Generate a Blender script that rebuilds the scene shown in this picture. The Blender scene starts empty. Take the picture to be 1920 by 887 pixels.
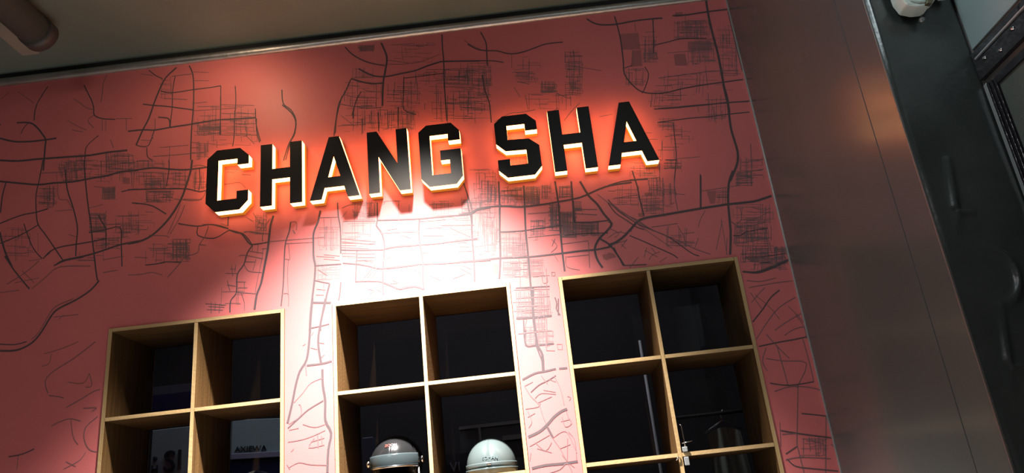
import bpy, bmesh, math, random
from mathutils import Vector, Matrix
random.seed(11)
S = bpy.context.scene
COL = S.collection
PI = math.pi

# ---------------------------------------------------------------- camera
cam_d = bpy.data.cameras.new('camera'); cam = bpy.data.objects.new('camera', cam_d); COL.objects.link(cam)
cam_d.sensor_width = 36; cam_d.sensor_fit = 'HORIZONTAL'; cam_d.lens = 36 * 1402.43 / 1920
cam_d.clip_start = 0.02; cam_d.clip_end = 60
_p, _y, _r = .35116, -.0197, -.109
_cp, _sp, _cy, _sy, _cr, _sr = math.cos(_p), math.sin(_p), math.cos(_y), math.sin(_y), math.cos(_r), math.sin(_r)
_F = Vector((_sy*_cp, _cy*_cp, _sp)); _R0 = Vector((_cy, -_sy, 0)); _U0 = _R0.cross(_F)
_R = _cr*_R0 + _sr*_U0; _U = -_sr*_R0 + _cr*_U0
cam.matrix_world = Matrix(((_R.x, _U.x, -_F.x, .5213), (_R.y, _U.y, -_F.y, -3.3651), (_R.z, _U.z, -_F.z, 1.5964), (0, 0, 0, 1)))
S.camera = cam
S.view_settings.view_transform = 'Standard'; S.view_settings.look = 'None'
S.view_settings.exposure = 0.0; S.view_settings.gamma = 1.0; S.view_settings.use_curve_mapping = False

# ---------------------------------------------------------------- light
world = bpy.data.worlds.new('world'); S.world = world; world.use_nodes = True
world.node_tree.nodes['Background'].inputs[0].default_value = (.5, .55, .6, 1)
world.node_tree.nodes['Background'].inputs[1].default_value = .02

def aim(o, to):
    o.rotation_euler = (Vector(to) - o.location).to_track_quat('-Z', 'Y').to_euler()
def spot(name, loc, to, watts, col, deg, blend, rad):
    d = bpy.data.lights.new(name, 'SPOT'); d.energy = watts; d.color = col; d.spot_size = math.radians(deg); d.spot_blend = blend
    d.shadow_soft_size = rad
    o = bpy.data.objects.new(name, d); COL.objects.link(o); o.location = loc; aim(o, to); return o
def area(name, loc, to, watts, col, sx, sy):
    d = bpy.data.lights.new(name, 'AREA'); d.energy = watts; d.color = col; d.shape = 'RECTANGLE'; d.size = sx; d.size_y = sy
    o = bpy.data.objects.new(name, d); COL.objects.link(o); o.location = loc; aim(o, to); return o
spot('display_downlight', (.10, -.82, 4.02), (-.20, -.60, .45), 3500, (1, .95, .88), 84, 1.0, .07)     # over the middle shelf
spot('warm_downlight', (-.85, -.50, 4.0), (-.95, -.02, 3.4), 11, (1, .70, .42), 150, 1.0, .05)         # near the ceiling edge, left
spot('aisle_downlight', (-.35, -2.5, 3.85), (-.2, -.2, 2.5), 35, (1, .95, .90), 40, 1.0, .08)        # in the aisle
area('room_fill', (-1.4, -4.2, 4.0), (-1.3, -.1, 1.5), 19, (1, .96, .94), 1.6, .5)  # added soft fill behind the camera for the general room level
area('side_fill', (.9, -2.3, 3.9), (2.0, -2.0, 3.0), 13, (.80, .95, 1.0), .5, .5)  # added fill to brighten the blue panel and bring out vinyl glints
area('stockroom_fill', (-.2, .62, 3.95), (-.2, 1.0, 2.0), 21, (.80, .90, 1), 3.4, .2)  # added fill so the signs and rod behind the glass show

# ---------------------------------------------------------------- helpers
def tag(o, label=None, cat=None, group=None, kind=None):
    if label: o['label'] = label
    if cat: o['category'] = cat
    if group: o['group'] = group
    if kind: o['kind'] = kind
    return o
def thing(name, label, cat, loc, group=None, rz=0):
    o = bpy.data.objects.new(name, None); COL.objects.link(o); o.location = loc; o.rotation_euler = (0, 0, rz)
    o.empty_display_size = .05
    return tag(o, label, cat, group)
def obj(name, bm, m, parent=None, smooth=False, loc=None, bevel=0):
    if bevel:
        bmesh.ops.bevel(bm, geom=[e for e in bm.edges], offset=bevel, segments=1, affect='EDGES')
    me = bpy.data.meshes.new(name); bm.to_mesh(me); bm.free()
    if m: me.materials.append(m)
    if smooth:
        for p in me.polygons: p.use_smooth = True
    o = bpy.data.objects.new(name, me); COL.objects.link(o)
    if parent: o.parent = parent
    if loc: o.location = loc
    return o
def box(bm, x0, x1, y0, y1, z0, z1):
    v = [bm.verts.new((x, y, z)) for x in (x0, x1) for y in (y0, y1) for z in (z0, z1)]
    for f in ((0,1,3,2), (4,6,7,5), (0,4,5,1), (2,3,7,6), (0,2,6,4), (1,5,7,3)): bm.faces.new([v[i] for i in f])
    return bm
def bx(*a): return box(bmesh.new(), *a)
def tube(bm, pts, r, n=12, caps=True):
    rings = []
    pts = [Vector(p) for p in pts]
    for i, p in enumerate(pts):
        a = pts[max(i-1, 0)]; b = pts[min(i+1, len(pts)-1)]; d = (b-a).normalized()
        u = d.orthogonal().normalized() if i == 0 else (u0 - d*u0.dot(d)).normalized()
        u0 = u; w = d.cross(u)
        rr = r[i] if isinstance(r, (list, tuple)) else r
        rings.append([bm.verts.new(p + rr*(math.cos(2*PI*k/n)*u + math.sin(2*PI*k/n)*w)) for k in range(n)])
    for a, b in zip(rings, rings[1:]):
        for k in range(n): bm.faces.new((a[k], a[(k+1) % n], b[(k+1) % n], b[k]))
    if caps: bm.faces.new(rings[0][::-1]); bm.faces.new(rings[-1])
    return bm
def prism(bm, outer, hole, y0, y1):
    """outline in x,z (metres) extruded from y0 (front) to y1, with an optional hole"""
    from mathutils.geometry import tessellate_polygon
    loops = [outer] + ([hole] if hole else [])
    flat = [p for l in loops for p in l]
    tris = tessellate_polygon([[Vector((p[0], p[1], 0)) for p in l] for l in loops])
    A = [bm.verts.new((p[0], y0, p[1])) for p in flat]; B = [bm.verts.new((p[0], y1, p[1])) for p in flat]
    for t in tris:
        bm.faces.new([A[i] for i in t]); bm.faces.new([B[i] for i in t[::-1]])
    k = 0
    for l in loops:
        n = len(l)
        for i in range(n):
            a, b = k+i, k+(i+1) % n; bm.faces.new((A[a], A[b], B[b], B[a]))
        k += n
    bmesh.ops.recalc_face_normals(bm, faces=bm.faces[:])
    return bm

# ---------------------------------------------------------------- materials
def mat(name, col=(.5,.5,.5), rough=.5, metal=0, spec=.5, emis=None, es=0):
    m = bpy.data.materials.new(name); m.use_nodes = True; b = m.node_tree.nodes['Principled BSDF']
    b.inputs['Base Color'].default_value = (*col, 1); b.inputs['Roughness'].default_value = rough
    b.inputs['Metallic'].default_value = metal; b.inputs['Specular IOR Level'].default_value = spec
    if emis: b.inputs['Emission Color'].default_value = (*emis, 1); b.inputs['Emission Strength'].default_value = es
    return m
def noisy(m, c1, c2, scale=(8, 8, 8), detail=4, bump=0, bscale=40, rough=None, dist=0.0):
    nt = m.node_tree; N = nt.nodes; L = nt.links; b = N['Principled BSDF']
    tc = N.new('ShaderNodeTexCoord'); mp = N.new('ShaderNodeMapping'); mp.inputs['Scale'].default_value = scale
    nz = N.new('ShaderNodeTexNoise'); nz.inputs['Scale'].default_value = 1; nz.inputs['Detail'].default_value = detail; nz.inputs['Distortion'].default_value = dist
    cr = N.new('ShaderNodeValToRGB'); cr.color_ramp.elements[0].color = (*c1, 1); cr.color_ramp.elements[1].color = (*c2, 1)
    cr.color_ramp.elements[0].position = .3; cr.color_ramp.elements[1].position = .7
    L.new(tc.outputs['Object'], mp.inputs[0]); L.new(mp.outputs[0], nz.inputs['Vector']); L.new(nz.outputs['Fac'], cr.inputs[0]); L.new(cr.outputs[0], b.inputs['Base Color'])
    if rough:
        mr = N.new('ShaderNodeMapRange'); mr.inputs['To Min'].default_value = rough[0]; mr.inputs['To Max'].default_value = rough[1]
        L.new(nz.outputs['Fac'], mr.inputs['Value']); L.new(mr.outputs[0], b.inputs['Roughness'])
    if bump:
        n2 = N.new('ShaderNodeTexNoise'); n2.inputs['Scale'].default_value = bscale; n2.inputs['Detail'].default_value = 3
        bp = N.new('ShaderNodeBump'); bp.inputs['Strength'].default_value = bump; bp.inputs['Distance'].default_value = .01
        L.new(tc.outputs['Object'], n2.inputs['Vector']); L.new(n2.outputs['Fac'], bp.inputs['Height']); L.new(bp.outputs[0], b.inputs['Normal'])
    return m
WALL = noisy(mat('pink_wallpaper', rough=.48, spec=.35), (.60, .15, .15), (.66, .17, .167), (2, 2, 2), bump=.06, bscale=180)
ROAD = mat('road_print', (.095, .070, .076), .55, spec=.2)
STREET = mat('street_print', (.18, .115, .12), .55, spec=.2)
BLOCK = mat('block_print', (.36, .12, .12), .55, spec=.2)
def wood(name, a, b, vertical):
    return noisy(mat(name, rough=.5, spec=.3), a, b, (60, 60, 2.2) if vertical else (2.2, 60, 60), 5, bump=.15, bscale=90, dist=.4)
WOODV = wood('oak_veneer_upright_shaded', (.075, .038, .014), (.15, .080, .029), True)  # board interiors: the shade inside the cubes is put into the darker colour
WOODH = wood('oak_veneer_shelf_shaded', (.075, .038, .014), (.15, .080, .029), False)
EDGEV = wood('oak_edge_upright_lit', (.42, .28, .13), (.54, .37, .19), True)  # front edges: same oak coloured lighter, as if catching the light
EDGEH = wood('oak_edge_shelf_lit', (.42, .28, .13), (.54, .37, .19), False)
CEIL = noisy(mat('ceiling_paint', rough=.6), (.12, .155, .13), (.16, .195, .165), (1.5, 1.5, 1.5), bump=.1, bscale=30)
STEEL = noisy(mat('brushed_steel', metal=.9, rough=.3), (.36, .34, .31), (.55, .53, .5), (3, 40, 60), bump=.25, bscale=25, rough=(.32, .5))
DARK = noisy(mat('dark_paint', rough=.7), (.018, .018, .02), (.028, .028, .03), (3, 3, 3))
BLACKTRIM = mat('black_recess', (.012, .012, .012), .8)
GREYWALL = noisy(mat('grey_plaster', rough=.7), (.16, .15, .15), (.2, .19, .18), (3, 3, 3))
FLOOR = noisy(mat('floor_tile', rough=.4), (.20, .20, .20), (.27, .27, .27), (4, 4, 4))
PILLAR = noisy(mat('smoked_laminate', rough=.3, spec=.8), (.078, .090, .090), (.092, .104, .104), (2, 2, .6), rough=(.18, .24))
FACE = noisy(mat('black_acrylic', rough=.42, spec=.2), (.012, .010, .009), (.020, .015, .012), (6, 6, 6))
GLOW = mat('lit_acrylic', (.9, .6, .3), .4, emis=(1, .43, .16), es=6.2)
MOUNT = mat('amber_backing', (.34, .13, .02), .4, emis=(1, .30, .02), es=.42)
LEATHER = noisy(mat('black_vinyl', rough=.27, spec=.7), (.030, .035, .033), (.045, .050, .047), (6, 6, 6), bump=.08, bscale=60)
BLACKGLOSS = noisy(mat('black_gloss', rough=.15), (.012, .011, .014), (.02, .018, .022), (9, 9, 9), bump=.3, bscale=22)
PALEBLUE = noisy(mat('pale_blue_paint', rough=.5), (.26, .34, .35), (.31, .38, .39), (3, 3, 3))
MESHGREY = noisy(mat('speaker_cloth', rough=.9), (.07, .08, .07), (.10, .11, .10), (250, 250, 250))
WHITEPL = noisy(mat('white_plastic', rough=.35), (.62, .66, .60), (.72, .76, .70), (9, 9, 9))
CHROME = mat('chrome', (.8, .8, .82), .15, 1)
ALU = mat('aluminium', (.50, .52, .53), .4, .6)
TEAL = noisy(mat('sign_board_paint', rough=.35), (.30, .44, .46), (.36, .50, .52), (3, 3, 3))
NAVY = noisy(mat('navy_paint', rough=.3), (.014, .02, .07), (.02, .03, .09), (3, 3, 3))
LILAC = mat('pale_lilac', (.28, .30, .42), .4)
SIGNGREY = mat('letter_grey', (.05, .07, .09), .25, .5)
SILVER = noisy(mat('silver_lacquer', rough=.22, metal=.55), (.13, .17, .175), (.18, .22, .225), (5, 5, 5))
BLACKSHELL = mat('black_lacquer', (.012, .012, .013), .18)
VISOR = mat('grey_visor', (.05, .065, .072), .18, .3)
GREENCLOTH = noisy(mat('sage_cloth', rough=.9), (.42, .48, .38), (.52, .58, .46), (20, 20, 4))
BROWNMETAL = mat('bronze_bracket', (.16, .13, .08), .4, .5)
def glass_mat():
    m = bpy.data.materials.new('smoked_glass'); m.use_nodes = True; nt = m.node_tree; N = nt.nodes; L = nt.links
    N.remove(N['Principled BSDF']); out = N['Material Output']
    t = N.new('ShaderNodeBsdfTransparent'); t.inputs[0].default_value = (.80, .78, .80, 1)
    g = N.new('ShaderNodeBsdfGlossy'); g.inputs['Roughness'].default_value = .02; g.inputs[0].default_value = (.4, .4, .4, 1)
    f = N.new('ShaderNodeFresnel'); f.inputs['IOR'].default_value = 1.5; mx = N.new('ShaderNodeMixShader')
    L.new(f.outputs[0], mx.inputs[0]); L.new(t.outputs[0], mx.inputs[1]); L.new(g.outputs[0], mx.inputs[2]); L.new(mx.outputs[0], out.inputs[0])
    return m
GLASS = glass_mat()

# ---------------------------------------------------------------- the setting
CEIL_Z = 4.10; TOPZ = 2.60; CW = .42; CH = .4242; GAP = .2277; DEP = .40; BT = .0175
UX = [-.84-GAP-.42, -.42, .42+GAP]              # left edges of the three units
BOT = TOPZ - 6*CH
def wall_with_openings():
    xs = [-3.6]; 
    for u in UX: xs += [u-.001, u+.841]
    xs.append(1.72); zs = [0, BOT-.001, TOPZ+.001, 4.10]
    bm = bmesh.new(); T = .10
    vg = {}
    def v(x, y, z):
        k = (round(x, 4), y, round(z, 4))
        if k not in vg: vg[k] = bm.verts.new((x, y, z))
        return vg[k]
    for i in range(len(xs)-1):
        for j in range(3):
            if j == 1 and i % 2 == 1:
                x0, x1, z0, z1 = xs[i], xs[i+1], zs[1], zs[2]
                bm.faces.new((v(x0,0,z0), v(x0,T,z0), v(x0,T,z1), v(x0,0,z1))); bm.faces.new((v(x1,0,z0), v(x1,0,z1), v(x1,T,z1), v(x1,T,z0)))
                bm.faces.new((v(x0,0,z0), v(x1,0,z0), v(x1,T,z0), v(x0,T,z0))); bm.faces.new((v(x0,0,z1), v(x0,T,z1), v(x1,T,z1), v(x1,0,z1)))
                continue
            x0, x1, z0, z1 = xs[i], xs[i+1], zs[j], zs[j+1]
            bm.faces.new((v(x0,0,z0), v(x1,0,z0), v(x1,0,z1), v(x0,0,z1))); bm.faces.new((v(x0,T,z0), v(x0,T,z1), v(x1,T,z1), v(x1,T,z0)))
    return bm
wall = tag(obj('wall_back', wall_with_openings(), WALL), 'salmon pink wall printed with a street map of a city', kind='structure')
tag(obj('wall_rear', bx(-3.7, 2.1, 2.3, 2.4, 0, 4.1), DARK), kind='structure')
tag(obj('wall_left', bx(-3.7, -3.6, -6, 2.3, 0, 4.1), GREYWALL), kind='structure')
tag(obj('wall_stockroom', bx(1.73, 1.83, .0, 2.3, 0, 4.1), DARK), kind='structure')
tag(obj('floor', bx(-3.7, 2.1, -6.1, 2.4, -.1, 0), FLOOR), kind='structure')
tag(obj('ceiling', bx(-3.7, 2.1, -6.1, 2.4, CEIL_Z, CEIL_Z+.1), CEIL), kind='structure')
tag(obj('wall_front', bx(-3.7, 2.1, -6.1, -6, 0, 4.1), DARK), kind='structure')
# the return wall beside the pink wall: two laminate panels with a groove, and metal corner beads
wr = tag(obj('wall_right', bx(1.728, 1.99, -1.236, 0, 0, CEIL_Z), BLACKTRIM), 'dark smoked laminate pier beside the pink wall', kind='structure')
obj('laminate_panel', bx(1.72, 1.729, -1.058, -.012, .0, CEIL_Z), PILLAR, wr, bevel=.001)
obj('laminate_panel', bx(1.72, 1.729, -1.240, -1.062, .0, CEIL_Z), PILLAR, wr, bevel=.001)
def bullnose():
    bm = bmesh.new(); R = [(-.024*math.cos(a), 4.051+.024*math.sin(a)) for a in [(-.5+k/14)*PI for k in range(15)]]
    L = [[bm.verts.new((x, y, z)) for y, z in R] for x in [-3.6+5.32*k/60 for k in range(61)]]
    for a, b in zip(L, L[1:]):
        for k in range(14): bm.faces.new((a[k], a[k+1], b[k+1], b[k]))
    bm.faces.new(L[0]); bm.faces.new(L[-1][::-1]); bmesh.ops.recalc_face_normals(bm, faces=bm.faces[:])
    return bm
t1 = tag(obj('trim_1', bullnose(), STEEL, smooth=True), 'brushed steel strip along the top of the pink wall', kind='structure')
tag(obj('trim_2', bx(-3.6, 1.72, -.006, 0, 4.075, 4.10), BLACKTRIM), 'black strip standing in for the shaded gap between steel strip and ceiling', kind='structure')  # solid black strip, gap shade given as colour
tag(obj('trim_3', bx(1.7165, 1.7225, -.012, 0, 0, 4.027), ALU, bevel=.001), 'thin metal corner bead where the pink wall meets the dark pier', kind='structure')
tag(obj('trim_4', bx(1.7165, 1.7235, -1.2445, -1.238, 0, CEIL_Z), mat('dark_bead', (.20, .18, .17), .35, .6), bevel=.001), 'thin metal bead on the outer edge of the dark pier', kind='structure')

# map print: flat ribbons on the wallpaper
def catmull(p, n=3):
    if len(p) < 3 or p[0] == p[-1]: return p
    q = []
    for i in range(len(p)-1):
        a = p[max(i-1, 0)]; b = p[i]; c = p[i+1]; d = p[min(i+2, len(p)-1)]
        for k in range(n):
            t = k/n
            q.append(tuple(.5*((2*b[j]) + (c[j]-a[j])*t + (2*a[j]-5*b[j]+4*c[j]-d[j])*t*t + (3*b[j]-a[j]-3*c[j]+d[j])*t**3) for j in (0, 1)))
    q.append(p[-1]); return q
XMAX = 1.716; XMIN = -3.59
def ribbon(bm, pts, w, y):
    pts = [(min(max(x, XMIN), XMAX), min(z, 4.026)) for x, z in pts]
    n = len(pts); L = []
    for i in range(n):
        a = pts[max(i-1, 0)]; b = pts[min(i+1, n-1)]; dx, dz = b[0]-a[0], b[1]-a[1]; l = math.hypot(dx, dz) or 1
        L.append((-dz/l*w/2, dx/l*w/2))
    pr = None
    for i in range(n):
        (x, z), (nx, nz) = pts[i], L[i]
        cur = (bm.verts.new((x+nx, y, z+nz)), bm.verts.new((x-nx, y, z-nz)))
        if pr: bm.faces.new((pr[0], pr[1], cur[1], cur[0]))
        pr = cur
def covered(x, z):
    return z < TOPZ+.004 and any(u-.004 < x < u+.844 for u in UX)
def split_cover(pts):
    out = [[]]
    for p in pts:
        if covered(*p):
            if out[-1]: out.append([])
        else: out[-1].append(p)
    return [o for o in out if len(o) > 1]
def densify(pts, d=.03):
    q = []
    for a, b in zip(pts, pts[1:]):
        n = max(1, int(math.hypot(b[0]-a[0], b[1]-a[1])/d))
        q += [(a[0]+(b[0]-a[0])*k/n, a[1]+(b[1]-a[1])*k/n) for k in range(n)]
    return q + [pts[-1]]
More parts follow.
